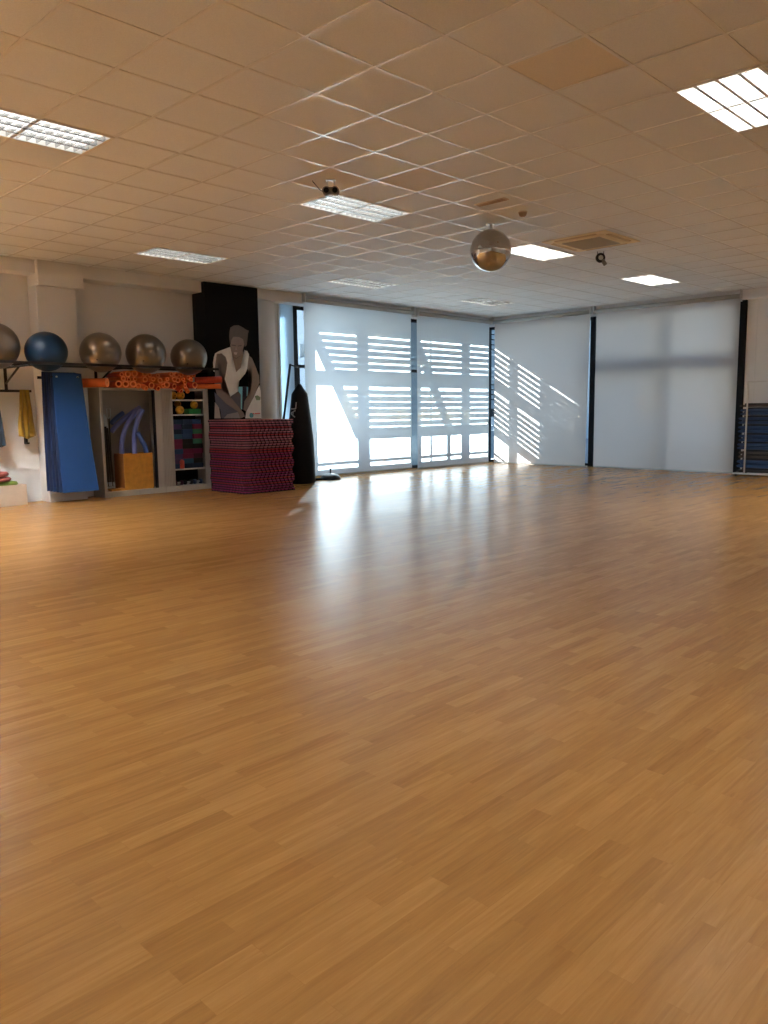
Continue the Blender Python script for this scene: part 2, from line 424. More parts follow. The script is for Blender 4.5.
def bay(x0f, x1, zs, g=.029):
    for k, z in enumerate(zs):
        zt = z - g/2; zb_ = zt - (.132 - g)
        xa = x0f(z - .06)
        sbox(bm, xa, x1, zb_, zt, .004)
up = [2.838 - .134*k for k in range(6)]; lo = [1.775 - .131*k for k in range(7)]
d1 = lambda z: 10.27 + (2.84-z)*.59 - .12
bay(d1, 11.3, up); bay(d1, 11.3, lo)
bay(lambda z: 11.6, 13.07, up); bay(lambda z: 11.6, 13.07, lo)
bay(lambda z: 13.24, 14.71, up); bay(lambda z: 13.24, 14.71, lo)
bay(lambda z: 15.0, 17.4, up); bay(lambda z: 15.0, 17.4, lo); bay(lambda z: 17.5, 19.2, up, .005); bay(lambda z: 17.5, 19.2, lo, .005)
obj('slat', bm, M_ext, scr)

bm = new(); bx(bm, -30, 90, 12.25, 90, -.12, -.02); bx(bm, 16.3, 90, -60, 12.25, -.12, -.02)
struct('ground', bm, M_terr)
bld = thing('outside_building', 'pale apartment building outside, glimpsed in the gap left of the side blinds', 'building', (27.5, 33, 0))
obj('wall', B((-3, 3, 0, 5, 0, 9)), M_ext, bld)
for k in range(4):
    for j in range(3): obj('window', B((-2.6+k*1.4, -1.7+k*1.4, -.05, .02, 1+j*2.6, 2.4+j*2.6)), M_frame, bld)
t = thing('outside_sun_blocker', 'slim column added outside to block sun leaking past the side blind', 'column', (17.93, 20.0, 0))  # unseen column, added only to block sun through the gap beside the blind
obj('shaft', B((-.22, .22, -.15, .15, 0, 9)), M_ext, t, bevel=.02); obj('base', B((-.35, .35, -.28, .28, -.02, .25)), M_ext, t, bevel=.02)
b2 = thing('outside_shade_tower', 'plain tower block added outside to keep the sun off the grey end blind', 'building', (33, 20.8, 0))  # unseen tower, added to cast shade over the end blind
obj('wall', B((-3, 3, -2.9, 2.75, 0, 17)), M_ext, b2)
for k in range(3):
    for j in range(5): obj('window', B((-3.06, -2.98, -2.2+k*1.7, -1.1+k*1.7, 1+j*3, 2.6+j*3)), M_frame, b2)
obj('roof', B((-3.2, 3.2, -3.05, 2.9, 17, 17.3)), M_ext, b2)

# ------------------------------------------------------------------ louvred ceiling lights
M_tube_on = emit_mat('fluorescent_tube_lit', (1.0, 0.98, 0.95), LAMP)
M_tube_hi = emit_mat('fluorescent_tube_fill', (1.0, 0.98, 0.95), LAMP_HI)
M_tube_off = mat('fluorescent_tube_off', (0.80, 0.80, 0.78), 0.4)
M_louv = mat('bright_louvre_metal', (0.82, 0.82, 0.80), 0.30, metal=.2)
M_tube_dim = emit_mat('fluorescent_tube_deep', (1.0, 0.98, 0.95), LAMP_DEEP)
M_tube_left = emit_mat('fluorescent_tube_left_fill', (1.0, 0.98, 0.95), LAMP_LEFT)
M_tube_side = emit_mat('fluorescent_tube_side_fill', (1.0, 0.98, 0.95), LAMP_SIDE); M_tube_mid = emit_mat('fluorescent_tube_mid', (1.0, 0.98, 0.95), LAMP_MID); M_louv2 = mat('deep_louvre_metal', (0.50, 0.50, 0.49), 0.25, metal=.9)
def louvre(on):
    tm = {0: M_tube_off, 1: M_tube_on, 2: M_tube_hi, 3: M_tube_dim, 4: M_tube_left, 5: M_tube_mid, 6: M_tube_side}[on]; deep = on in (3, 5); hd = .05 if not deep else .072
    t = bpy.data.objects.new('ceiling_light', None); C.objects.link(t)
    bm = new(); e = .006
    bx(bm, e, 1.2-e, e, .6-e, .105, .112); bx(bm, e, e+.004, e, .6-e, 0, .112); bx(bm, 1.2-e-.004, 1.2-e, e, .6-e, 0, .112)
    bx(bm, e, 1.2-e, e, e+.004, 0, .112); bx(bm, e, 1.2-e, .6-e-.004, .6-e, 0, .112)
    obj('housing', bm, M_white_metal, t)
    bm = new()
    bx(bm, .0, 1.2, .0, .022, -.003, .004); bx(bm, .0, 1.2, .578, .6, -.003, .004); bx(bm, .0, .022, .022, .578, -.003, .004); bx(bm, 1.178, 1.2, .022, .578, -.003, .004)
    obj('frame', bm, M_white_metal, t)
    bm = new()
    for k in range(1, 4):      # vee-shaped long reflectors
        y = .6*k/4; prism(bm, [(y-.012, .0), (y+.012, .0), (y+.004, hd), (y-.004, hd)], 0, .012, 1.188)
    for k in range(1, 15):
        x = 1.2*k/15; bx(bm, x-.002, x+.002, .012, .588, .004, hd-.006)
    obj('louvre', bm, M_louv2 if deep else M_louv, t)
    for k in range(4):
        bm = new(); y = .6*(k+.5)/4; tube(bm, [(.05, y, hd+.016), (1.15, y, hd+.016)], .014, 10)
        obj('lamp_tube', bm, tm, t)
    return t
ON = {1: 1, 5: 1, 6: 1, 0: 5, 3: 5, 2: 3, 4: 3, 7: 3}
for i in range(8, len(lamps)): ON[i] = 4 if lamps[i][1] > 6 else (6 if lamps[i][0] > 9 and lamps[i][1] > 0 else 2)
LL = ['louvred ceiling light cut by the picture edge, above the exercise balls side of the room',
      'large bright louvred ceiling light nearest the camera, its long strips glowing',
      'checkered louvred ceiling light just behind the hanging stage light',
      'louvred ceiling light over the grey cabinets with a checkered glow',
      'faint louvred ceiling light in front of the blind beside the punch bag',
      'lit louvred ceiling light just behind the mirror ball',
      'lit louvred ceiling light beyond the air conditioning cassette, toward the plain grey blind',
      'faint louvred ceiling light nearest the far corner of the blinds']
first = {k: louvre(k) for k in (1, 2, 3, 4, 5, 6)}; used = set()
for i, (lx, ly) in enumerate(lamps):
    o_ = ON.get(i, 0)
    if o_ not in used: t = first[o_]; used.add(o_)
    else: t = dup(first[o_])
    t.location = (lx, ly, H - .002)
    tag(t, LL[i] if i < 8 else 'unseen louvred ceiling light added to brighten the room from outside the frame', 'ceiling light', 'recessed louvred ceiling lights' if i < 8 else 'added ceiling lights beyond the frame')

# ------------------------------------------------------------------ mirror ball
bx_, by_, bz_ = 7.973, 5.945, 3.235
t = thing('mirror_ball', 'round mirror ball hanging from the ceiling on a short stem', 'mirror ball', (bx_, by_, bz_))
mb = bpy.data.materials.new('mirror_facets'); mb.use_nodes = True
p_ = mb.node_tree.nodes['Principled BSDF']; p_.inputs['Base Color'].default_value = (.52, .50, .48, 1); p_.inputs['Metallic'].default_value = 1; p_.inputs['Roughness'].default_value = .09
bm = new(); bmesh.ops.create_uvsphere(bm, u_segments=72, v_segments=40, radius=.250)
for f in bm.faces: f.smooth = True
obj('mirror_shell', bm, mb, t)
bm = new(); tube(bm, [(0,0,.235), (0,0,H-bz_)], .008, 10); tube(bm, [(.0,0,.24),(0,0,.262)], .022, 14); obj('stem', bm, M_alu, t)
bm = new(); lathe(bm, [(.055, H-bz_-.012), (.055, H-bz_)], seg=24); tube(bm, [(0,0,H-bz_-.05),(0,0,H-bz_-.012)], .02, 12); obj('ceiling_plate', bm, M_alu, t)
bm = new(); tube(bm, [(0,0,-.262),(0,0,-.24)], .006, 8); obj('bottom_pin', bm, M_alu, t)

# ------------------------------------------------------------------ hanging stage light (two lobed body on a yoke) with its cable
sx_, sy_ = 5.36, 5.93
M_body = mat('charcoal_lamp_body', (0.17, 0.145, 0.12), 0.55, vary=.4, vscale=25)
t = thing('stage_light', 'dark twin-lens stage light hanging from a stained ceiling tile', 'stage light', (sx_, sy_, H), rz=-PI/4)
bm = new(); bx(bm, -.05, .05, -.02, .02, -.006, 0); obj('ceiling_plate', bm, M_alu, t)
for s in (-1, 1):
    bm = new(); bx(bm, s*.030-.004, s*.030+.004, -.010, .010, -.07, -.006); obj('yoke', bm, M_alu, t)
for s in (-1, 1):
    bm = new(); tube(bm, [(s*.042, -.055, -.107), (s*.042, -.045, -.107), (s*.042, .035, -.100), (s*.042, .05, -.100)], .04, 18, rs=[.034, .041, .041, .028])
    b_ = obj('lens_barrel', bm, M_body, t)
    bm = new(); tube(bm, [(s*.042, -.058, -.107), (s*.042, -.0555, -.107)], .026, 16); obj('lens', bm, M_black, b_)
bm = new(); bx(bm, -.045, .045, -.03, .03, -.135, -.068); obj('body', bm, M_body, t, bevel=.01)
bm = new(); tube(bm, [(.012*0+.06, .0, -.14), (.075, -.02, -.118)], .009, 8); obj('knob', bm, M_rail, t)
bm = new(); tube(bm, [(-.07, .0, -.115), (-.11, .0, -.085), (-.15, .0, -.04), (-.175, .0, -.01), (-.175, 0, 0)], .0045, 8); obj('cable', bm, M_rail, t)

# ------------------------------------------------------------------ small spotlight behind the air conditioning cassette
t = thing('ceiling_spotlight', 'small dark spotlight with a ring, below the air conditioning cassette', 'spotlight', (10.47, 5.86, H), rz=-PI/4)
bm = new(); bx(bm, -.04, .04, -.02, .02, -.006, 0); obj('ceiling_plate', bm, M_white_metal, t)
for s in (-1, 1):
    bm = new(); bx(bm, s*.045-.003, s*.045+.003, -.008, .008, -.09, -.006); obj('yoke', bm, M_rail, t)
bm = new(); tube(bm, [(-.01, -.05, -.10), (-.01, -.03, -.10), (-.01, .05, -.085)], .05, 18, rs=[.066, .07, .05]); sb = obj('lamp_head', bm, M_rail, t)
bm = new(); tube(bm, [(-.01, -.056, -.1), (-.01, -.051, -.1)], .034, 16); obj('lens', bm, M_alu, sb)
bm = new(); tube(bm, [(.02, -.03, -.13), (.06, -.05, -.20)], .028, 12); obj('side_knob', bm, M_body, t)

# ------------------------------------------------------------------ air conditioning cassette
M_ac = mat('yellowed_plastic', (0.80, 0.68, 0.42), 0.5)
M_acg = mat('dusty_grille', (0.46, 0.42, 0.33), 0.7)
t = thing('air_conditioner', 'square yellowed air conditioning cassette set in the ceiling', 'air conditioner', (9.78, 5.62, H))
bm = new()
prism(bm, [(-.475, -.475), (.475, -.475), (.475, .475), (-.475, .475)], 2, -.012, .0)
# stepped inner panel
bx(bm, -.36, .36, -.36, .36, -.026, -.012)
obj('panel', bm, M_ac, t, bevel=.006)
bm = new(); bx(bm, -.28, .28, -.28, .28, -.034, -.026)
for k in range(14):
    x = -.26 + .04*k; bx(bm, x-.004, x+.004, -.27, .27, -.038, -.034)
obj('grille', bm, M_acg, t)
for k in range(4):
    a = k*PI/2; bm = new(); bx(bm, -.30, .30, -.43, -.385, -.022, -.013)
    o_ = obj('air_flap', bm, mat('flap_plastic', (0.55, 0.42, 0.22), .5), t); o_.rotation_euler = (0, 0, a)
# slot vent, smoke detector
t = thing('ceiling_vent', 'small brown slot vent in a ceiling tile near the mirror ball', 'vent', (7.165, 5.335, H+.003))
obj('frame', B((-.05, .05, -.20, .20, -.010, 0)), mat('brown_plastic', (0.60, 0.48, 0.36), .6), t, bevel=.003)
bm = new()
for k in range(3): bx(bm, -.034+.025*k, -.020+.025*k, -.18, .18, -.016, -.010)
obj('slat', bm, mat('brown_slats', (0.42, 0.30, 0.20), .6), t)
t = thing('smoke_detector', 'small brown smoke detector on the ceiling beside the slot vent', 'smoke detector', (7.78, 5.35, H+.003))
bm = new(); lathe(bm, [(.052, -.012), (.052, 0)], seg=24); obj('base', bm, MATS['brown_plastic'], t)
bm = new(); lathe(bm, [(.022, -.055), (.038, -.045), (.046, -.022), (.046, -.012)], seg=24); obj('sensor_cap', bm, MATS['brown_slats'], t)

# ------------------------------------------------------------------ black column panel with the printed woman
t = thing('printed_panel', 'tall black column panel printed with a woman in a white sleeveless top', 'wall panel', (8.25, 11.95, 0))
obj('body', B((-.575, .545, -.198, .19, 0, H-.012)), M_black, t, bevel=.004)
PR = {
    'hair': [(8.174, 2.798), (8.249, 2.84), (8.349, 2.851), (8.448, 2.816), (8.498, 2.789), (8.561, 2.773), (8.565, 2.742), (8.528, 2.719), (8.529, 2.616), (8.512, 2.512), (8.467, 2.479), (8.44, 2.611), (8.353, 2.647), (8.229, 2.644), (8.181, 2.576), (8.154, 2.514), (8.142, 2.635), (8.154, 2.736)],
    'face': [(8.181, 2.576), (8.229, 2.644), (8.353, 2.647), (8.44, 2.611), (8.462, 2.53), (8.419, 2.405), (8.365, 2.32), (8.275, 2.271), (8.213, 2.294), (8.173, 2.394), (8.158, 2.494)],
    'neck': [(8.174, 2.414), (8.218, 2.29), (8.275, 2.267), (8.364, 2.316), (8.424, 2.415), (8.448, 2.262), (8.371, 2.111), (8.264, 2.019), (8.188, 2.17)],
    'top': [(7.838, 2.338), (7.924, 2.382), (8.159, 2.464), (8.173, 2.394), (8.19, 2.211), (8.264, 2.029), (8.369, 2.115), (8.438, 2.261), (8.458, 2.427), (8.521, 2.409), (8.557, 2.349), (8.525, 2.203), (8.508, 2.098), (8.466, 2.014), (8.294, 1.845), (8.276, 1.72), (8.288, 1.689), (8.121, 1.595), (7.966, 1.696), (7.972, 1.839), (7.999, 1.9), (8.055, 2.044), (8.085, 2.187), (8.053, 2.287), (7.971, 2.344), (7.874, 2.33), (7.844, 2.198), (7.816, 2.017), (7.789, 2.036), (7.79, 2.176), (7.812, 2.277)],
    'arm_a': [(7.874, 2.33), (7.971, 2.344), (8.053, 2.287), (8.085, 2.187), (8.055, 2.044), (7.999, 1.9), (7.958, 1.798), (7.966, 1.696), (8.121, 1.595), (8.301, 1.409), (8.398, 1.304), (8.421, 1.241), (8.318, 1.211), (8.285, 1.326), (8.029, 1.472), (7.842, 1.634), (7.801, 1.775), (7.823, 1.997), (7.844, 2.198)],
    'arm_b': [(8.543, 2.338), (8.619, 2.289), (8.691, 2.146), (8.763, 1.98), (8.771, 1.853), (8.7, 1.725), (8.63, 1.598), (8.547, 1.471), (8.451, 1.329), (8.396, 1.367), (8.42, 1.513), (8.487, 1.597), (8.569, 1.703), (8.601, 1.85), (8.618, 1.955), (8.558, 2.058), (8.514, 2.119), (8.534, 2.224)],
    'shorts_a': [(7.796, 1.674), (7.842, 1.634), (8.029, 1.472), (8.285, 1.326), (8.244, 1.372), (8.149, 1.369), (8.046, 1.287), (7.969, 1.216), (7.92, 1.217), (7.903, 1.37), (7.812, 1.492)],
    'shorts_b': [(8.121, 1.591), (8.288, 1.685), (8.349, 1.634), (8.338, 1.384), (8.301, 1.409)],
    'leg_a': [(7.8, 1.501), (7.88, 1.411), (7.908, 1.217), (7.775, 1.219)],
    'leg_b': [(8.046, 1.287), (8.149, 1.364), (8.244, 1.368), (8.285, 1.322), (8.318, 1.211), (7.969, 1.216)],
    'stick': [(8.398, 1.784), (8.482, 1.785), (8.475, 1.597), (8.42, 1.513), (8.4, 1.346), (8.37, 1.367)],
    'blue_a': [(8.291, 1.772), (8.398, 1.774), (8.37, 1.367), (8.338, 1.384), (8.349, 1.638), (8.281, 1.71)],
    'blue_b': [(8.487, 1.775), (8.587, 1.766), (8.569, 1.703), (8.48, 1.601)],
    'white': [(8.7, 1.704), (8.772, 1.811), (8.799, 1.684), (8.794, 1.204), (8.433, 1.209), (8.456, 1.325), (8.552, 1.467), (8.638, 1.594)],
    'green': [(8.657, 1.609), (8.723, 1.624), (8.787, 1.588), (8.772, 1.535), (8.693, 1.535)],
    'red1': [(8.584, 1.298), (8.631, 1.302), (8.63, 1.281), (8.588, 1.277)],
    'red2': [(8.644, 1.302), (8.768, 1.305), (8.768, 1.288), (8.644, 1.285)],
    'red3': [(8.591, 1.268), (8.614, 1.268), (8.608, 1.234), (8.587, 1.235)],
    'brow': [(8.185, 2.506), (8.277, 2.5), (8.276, 2.486), (8.185, 2.489)],
    'brow2': [(8.322, 2.494), (8.398, 2.506), (8.397, 2.492), (8.321, 2.48)],
    'nose': [(8.276, 2.48), (8.299, 2.42), (8.258, 2.41)],
    'mouth': [(8.227, 2.376), (8.304, 2.375), (8.285, 2.333), (8.24, 2.335)],
}
pc = {'hair': (.085,.068,.06), 'face': (.20,.155,.135), 'neck': (.175,.14,.12), 'top': (.62,.58,.52), 'arm_a': (.175,.14,.13), 'arm_b': (.20,.165,.145), 'shorts_a': (.085,.085,.12), 'shorts_b': (.085,.085,.11),
      'leg_a': (.34,.30,.28), 'leg_b': (.22,.20,.21), 'stick': (.012,.012,.03), 'blue_a': (.16,.45,.70), 'blue_b': (.16,.45,.70), 'white': (.62,.76,.88), 'green': (.14,.2,.13), 'red1': (.5,.06,.07), 'red2': (.5,.10,.10), 'red3': (.5,.06,.07),
      'brow': (.09,.07,.06), 'brow2': (.09,.07,.06), 'nose': (.26,.21,.19), 'mouth': (.40,.33,.30)}
order = ['white', 'blue_a', 'blue_b', 'green', 'red1', 'red2', 'red3', 'leg_a', 'leg_b', 'shorts_b', 'shorts_a', 'stick', 'neck', 'arm_b', 'top', 'arm_a', 'face', 'hair', 'brow', 'brow2', 'nose', 'mouth']
kind = {'white': 'printed_background', 'blue_a': 'printed_background', 'blue_b': 'printed_background', 'green': 'printed_background', 'red1': 'printed_background', 'red2': 'printed_background', 'red3': 'printed_background', 'leg_a': 'printed_legs', 'leg_b': 'printed_legs',
        'shorts_a': 'printed_shorts', 'shorts_b': 'printed_shorts', 'stick': 'printed_rope', 'neck': 'printed_skin', 'arm_a': 'printed_skin', 'arm_b': 'printed_skin', 'face': 'printed_skin', 'top': 'printed_top', 'hair': 'printed_hair', 'brow': 'printed_face_detail', 'brow2': 'printed_face_detail', 'nose': 'printed_face_detail', 'mouth': 'printed_face_detail'}
groups = {}
for k, n_ in enumerate(order): groups.setdefault(kind[n_], []).append((k, n_))
for kn, lst in groups.items():
    bm = new(); ms = []
    for mi, (k, n_) in enumerate(lst):
        ms.append(mat('print_'+n_, tuple(min(.85, c*1.6) for c in pc[n_]), .6, vary=.10, vscale=9))
        d = .0006*(k+1)
        f = bm.faces.new([bm.verts.new((x-8.25, -.1985-d, z)) for x, z in PR[n_]]); f.material_index = mi
    bmesh.ops.triangulate(bm, faces=bm.faces[:])
    obj(kn, bm, ms, t)
for nm, r_, c_, (cx_, cz_) in (('printed_ball', .045, (.10,.42,.55), (8.56, 1.262)),):
    bm = new(); bm.faces.new([bm.verts.new((cx_-8.25+r_*math.cos(a), -.216, cz_+r_*math.sin(a))) for a in [2*PI*k/20 for k in range(20)]]); obj(nm, bm, mat('print_cyan', c_, .6), t)

# ------------------------------------------------------------------ jigsaw mats
def jig_outline(S, n, d, ph):
    pts = []; st = S/n
    def side(o, u, v):
        for k in range(n):
            a = k*st + ph*st
            if a + .7*st > S: break
            for (q, w) in ((0, 0), (.22, 0), (.14, 1), (.66, 1), (.58, 0)):
                s = a + q*st
                pts.append((o[0]+u[0]*s+v[0]*d*w, o[1]+u[1]*s+v[1]*d*w))
    side((0, 0), (1, 0), (0, -1)); side((S, 0), (0, 1), (1, 0)); side((S, S), (-1, 0), (0, 1)); side((0, S), (0, -1), (-1, 0))
    return pts
def jig_mesh(name, cols, ph):
    bm = new(); pts = jig_outline(.985, 12, .034, ph)
    h = .0385
    prism(bm, pts, 2, 0, h/2, 0); prism(bm, pts, 2, h/2, h, 1)
    bmesh.ops.recalc_face_normals(bm, faces=bm.faces[:])
    me = bpy.data.meshes.new(name); bm.to_mesh(me); bm.free()
    for c in cols: me.materials.append(c)
    return me
Mj = {'mauve': mat('mauve_foam', (0.42, 0.13, 0.19), .8), 'red': mat('crimson_foam', (0.36, 0.025, 0.05), .8), 'magenta': mat('plum_foam', (0.27, 0.02, 0.12), .8), 'dark': mat('charcoal_foam', (0.018, 0.015, 0.035), .8), 'pink': mat('rose_foam', (0.34, 0.14, 0.16), .8)}
meshes = {(k, q): jig_mesh('jigsaw_mat', [Mj['dark'], Mj[k]], q*.25) for k in ('mauve', 'red', 'magenta', 'pink') for q in range(4)}
seq = ['pink'] + ['mauve', 'mauve', 'red', 'mauve', 'mauve', 'red', 'mauve', 'mauve', 'pink', 'mauve', 'pink'] + ['red', 'red', 'magenta', 'magenta', 'red', 'magenta', 'magenta', 'red', 'magenta', 'red', 'magenta', 'magenta', 'red', 'magenta', 'red', 'magenta', 'magenta', 'magenta']
cn = {'pink': 'rose pink', 'mauve': 'mauve', 'red': 'crimson', 'magenta': 'plum'}
for k, s in enumerate(seq):
    z = (len(seq)-1-k)*.040
    o = bpy.data.objects.new('jigsaw_mat', meshes[(s, (0, 1, 2, 3, 2, 1)[k % 6])]); C.objects.link(o)
    o.location = (7.435+random.uniform(-.007, .007), 10.40+random.uniform(-.006, .006), z)
    tag(o, f'{cn[s]} and black jigsaw foam mat, {ORD[k]}{"" if k == 0 else " from the top"} in the tall stack', 'foam mat', 'stacked jigsaw mats')

# ------------------------------------------------------------------ punch bag and floor stand
t = thing('punch_bag', 'tall black tapered punch bag standing between the mat stack and the blinds', 'punch bag', (9.30, 11.25, 0))
bm = new()
prof = [(.24, .0), (.262, .03), (.262, .4), (.245, .8), (.21, 1.15), (.165, 1.5), (.148, 1.64), (.06, 1.77), (.03, 1.82)]
lathe(bm, prof, seg=12, smooth=True)
obj('bag_body', bm, mat('black_leatherette', (0.004, 0.004, 0.005), .55, spec=.2, bump=.2, bscale=6), t)
bm = new(); tube(bm, [(0, 0, 1.80), (0, 0, 2.14)], .016, 10); obj('top_post', bm, M_rail, t)
bm = new(); tube(bm, [(0, 0, 2.12), (-.20, 0, 2.16)], .013, 10); obj('hook_arm', bm, M_rail, t)
bm = new(); tube(bm, [(-.20, 0, 2.175), (-.38, 0, 1.2), (-.55, 0, .0)], .022, 10); obj('leaning_pole', bm, M_rail, t)
# white letters, reading upwards, on the side of the bag facing the room
M_txt = mat('white_print', (.55, .55, .52), .6)
def on_bag(u, w, off=.004):
    # u: across (metres, 0 = letter line), w: height
    rad = None
    for (r0, z0), (r1, z1) in zip(prof, prof[1:]):
        if z0 <= w <= z1: rad = r0 + (r1-r0)*(w-z0)/(z1-z0)
    ang = -PI*.5 - 1.62 + u/rad
    rr = rad*.985 + off
    return Vector((rr*math.cos(ang), rr*math.sin(ang), w))
def stroke(bm, a, b_, wd=.022):
    n = 6; pa = [on_bag(a[0]+(b_[0]-a[0])*i/n, a[1]+(b_[1]-a[1])*i/n, .004) for i in range(n+1)]
    d = Vector((b_[0]-a[0], b_[1]-a[1])).normalized(); nx, ny = -d.y*wd/2, d.x*wd/2
    for i in range(n):
        u0, w0 = a[0]+(b_[0]-a[0])*i/n, a[1]+(b_[1]-a[1])*i/n; u1, w1 = a[0]+(b_[0]-a[0])*(i+1)/n, a[1]+(b_[1]-a[1])*(i+1)/n
        bm.faces.new([bm.verts.new(on_bag(u0+nx, w0+ny)), bm.verts.new(on_bag(u1+nx, w1+ny)), bm.verts.new(on_bag(u1-nx, w1-ny)), bm.verts.new(on_bag(u0-nx, w0-ny))])
bm = new()
stroke(bm, (-.02, 1.37), (.09, 1.37)); stroke(bm, (.09, 1.37), (.09, 1.49))                 # L, lying on its side
stroke(bm, (.09, 1.34), (-.02, 1.29)); stroke(bm, (-.02, 1.29), (.09, 1.22)); stroke(bm, (.04, 1.31), (.04, 1.25))   # A
obj('lettering', bm, M_txt, t)
t = thing('floor_foot', 'low black metal foot with a short spike on the floor beside the punch bag', 'stand foot', (10.05, 11.42, 0))
bm = new(); tube(bm, [(-.30, .02, .022), (.30, -.02, .022)], .022, 10); obj('crossbar', bm, M_rail, t)
bm = new(); lathe(bm, [(.20, 0), (.20, .04), (.15, .085), (.07, .115), (.02, .12)], cx=.12, cy=0, seg=20); obj('foot_cap', bm, M_rail, t)
bm = new(); tube(bm, [(.12, 0, .115), (.12, 0, .22)], .014, 8); obj('spike', bm, M_rail, t)

# ------------------------------------------------------------------ wall rack with exercise balls
rz_ = 2.035
t = thing('ball_rack', 'long black double-rail wall rack carrying the exercise balls', 'wall rack', (5.6, RY, rz_))
for (yy, nm) in ((11.25, 'front_rail'), (11.75, 'rear_rail')):
    bm = new(); bx(bm, 3.6-5.6, 7.56-5.6, yy-RY-.014, yy-RY+.014, -.018, .018); obj(nm, bm, M_rail, t)
for k, xx in enumerate((4.46, 5.85, 7.40)):
    y_w = 0
    bm = new(); bx(bm, xx-5.6-.022, xx-5.6+.022, -.012, -.002, -.355 if k == 0 else -.28, .02)
    br_ = obj('bracket', bm, M_rail, t)
    bm = new(); tube(bm, [(xx-5.6, -.012, -.26), (xx-5.6, -.56, -.028)], .015, 8); obj('brace', bm, M_rail, br_)
    bm = new(); bx(bm, xx-5.6-.014, xx-5.6+.014, -.91, -.01, -.045, -.019); obj('arm', bm, M_rail, br_)
def exball(lab, x, r, m, sq=1.0, yy=11.50):
    hs = .14 - .014 * .7
    zc = rz_ + .019 + math.sqrt(max(r*r - .237**2, 0))*sq
    o = thing('exercise_ball', lab, 'exercise ball', (x, yy, zc), 'exercise balls on the wall rack')
    bm = new(); ball(bm, (0,0,0), r, sq=sq)
    obj('shell', bm, m, o)
    bm = new(); tube(bm, [(-r*.55, -r*.72, -r*.41), (-r*.556, -r*.727, -r*.414)], .012, 10); obj('valve', bm, M_rail, o)
    return o
exball('grey exercise ball at the rack end, cut by the picture edge', 4.12, .315, M_silver)
exball('dark blue exercise ball on the wall rack', 4.815, .292, M_ballblue, .96)
exball('silver-grey exercise ball directly beside the dark blue one', 5.635, .303, M_silver, .98)
exball('silver-grey exercise ball in the middle of the three over the orange tubes', 6.39, .312, M_silver, .98)
exball('silver-grey exercise ball next to the black printed panel', 7.165, .298, M_silver, .98)

# lower bar with cloths
t = thing('hanging_bar', 'short black horizontal bar with hooks below the ball rack', 'wall bar', (4.3, 12.0, 1.665))
bm = new(); bx(bm, -.7, .46, -.014, .014, -.018, .018); obj('bar', bm, M_rail, t)
bm = new(); bx(bm, .14, .18, .016, .149, -.015, .015); obj('wall_mount', bm, M_rail, t)
def cloth(name, lab, cat, x0, x1, zt, zb, m, y, folds=5, amp=.02, seed=1, jag=.05, taper=.0):
    rnd = random.Random(seed); bm = new(); nx, nz = 36, 24; g = []
    ph = rnd.uniform(0, 6)
    for i in range(nx+1):
        u = i/nx; col = []
        zend = zb + jag*math.sin(u*folds*2.1+ph)
        for j in range(nz+1):
            w = j/nz; xc = (x0+x1)/2; hw = (x1-x0)/2*(1-taper*(1-w)**2)
            xx = xc + (2*u-1)*hw + .008*math.sin(w*5+u*9)
            yy = y + amp*math.sin(u*folds*2*PI+ph)*(.5+.5*w) + .006*math.sin(w*11)
            col.append(bm.verts.new((xx, yy, zt+(zend-zt)*w)))
        g.append(col)
    for i in range(nx):
        for j in range(nz):
            f = bm.faces.new((g[i][j], g[i+1][j], g[i+1][j+1], g[i][j+1])); f.smooth = True
    o = obj(name, bm, m); sd = o.modifiers.new('Solidify', 'SOLIDIFY'); sd.thickness = .006
    return tag(o, lab, cat)
cloth('yellow_cloth', 'mustard yellow cloth hanging in folds from the short black bar', 'cloth', 4.53, 4.76, 1.685, .98, M_yellowc, 11.955, 3, .018, 3, .02, .45)
cloth('navy_garment', 'dark navy garment hanging at the picture edge below the rack', 'garment', 3.9, 4.31, 1.685, .90, M_navy, 11.94, 4, .022, 5, .05, .35)
o = obj('wall_hook', B((4.665, 4.70, 12.09, 12.149, .88, 1.0), (4.665, 4.70, 12.03, 12.09, .88, .905)), M_rail); tag(o, 'small black hook on the wall below the yellow cloth', 'hook')

# crate with balance cushions
t = thing('crate', 'pale wooden crate on the floor at the picture edge, holding coloured cushions', 'crate', (4.03, 11.83, 0))
w_, d_, h_ = .50, .31, .30
for nm, bxs in (('front_panel', (-w_, w_, -.018, 0, 0, h_)), ('rear_panel', (-w_, w_, d_-.018, d_, 0, h_)), ('side_panel', (w_-.018, w_, 0.0005, d_-.0185, 0, h_)), ('side_panel', (-w_, -w_+.018, 0.0005, d_-.0185, 0, h_)), ('bottom_panel', (-w_+.0185, w_-.0185, 0.0005, d_-.0185, .0, .02))):
    bm = new(); bx(bm, *bxs); obj(nm, bm, M_pale, t, bevel=.003)
def cushion(lab, x, y, z, r, h, m, tilt=(0,0)):
    o = thing('balance_cushion', lab, 'cushion', (x, y, z), 'balance cushions in the crate')
    bm = new(); lathe(bm, [(r*.55, 0), (r*.9, h*.12), (r, h*.4), (r, h*.6), (r*.9, h*.88), (r*.5, h)], seg=32); obj('shell', bm, m, o)
    bm = new(); lathe(bm, [(r*1.012, h*.44), (r*1.02, h*.5), (r*1.012, h*.56)], seg=32); obj('seam', bm, m, o)
    return o
M_dk = mat('dark_maroon_rubber', (.08, .02, .025), .6)
zc = .0205
cushion('dark maroon balance cushion, lowest in the crate', 4.34, 11.976, zc, .138, .085, M_dk)
cushion('green-grey balance cushion buried in the crate', 4.34, 11.976, zc+.0855, .138, .085, M_navy)
cushion('maroon balance cushion just under the green one', 4.34, 11.976, zc+.171, .138, .085, M_dk)
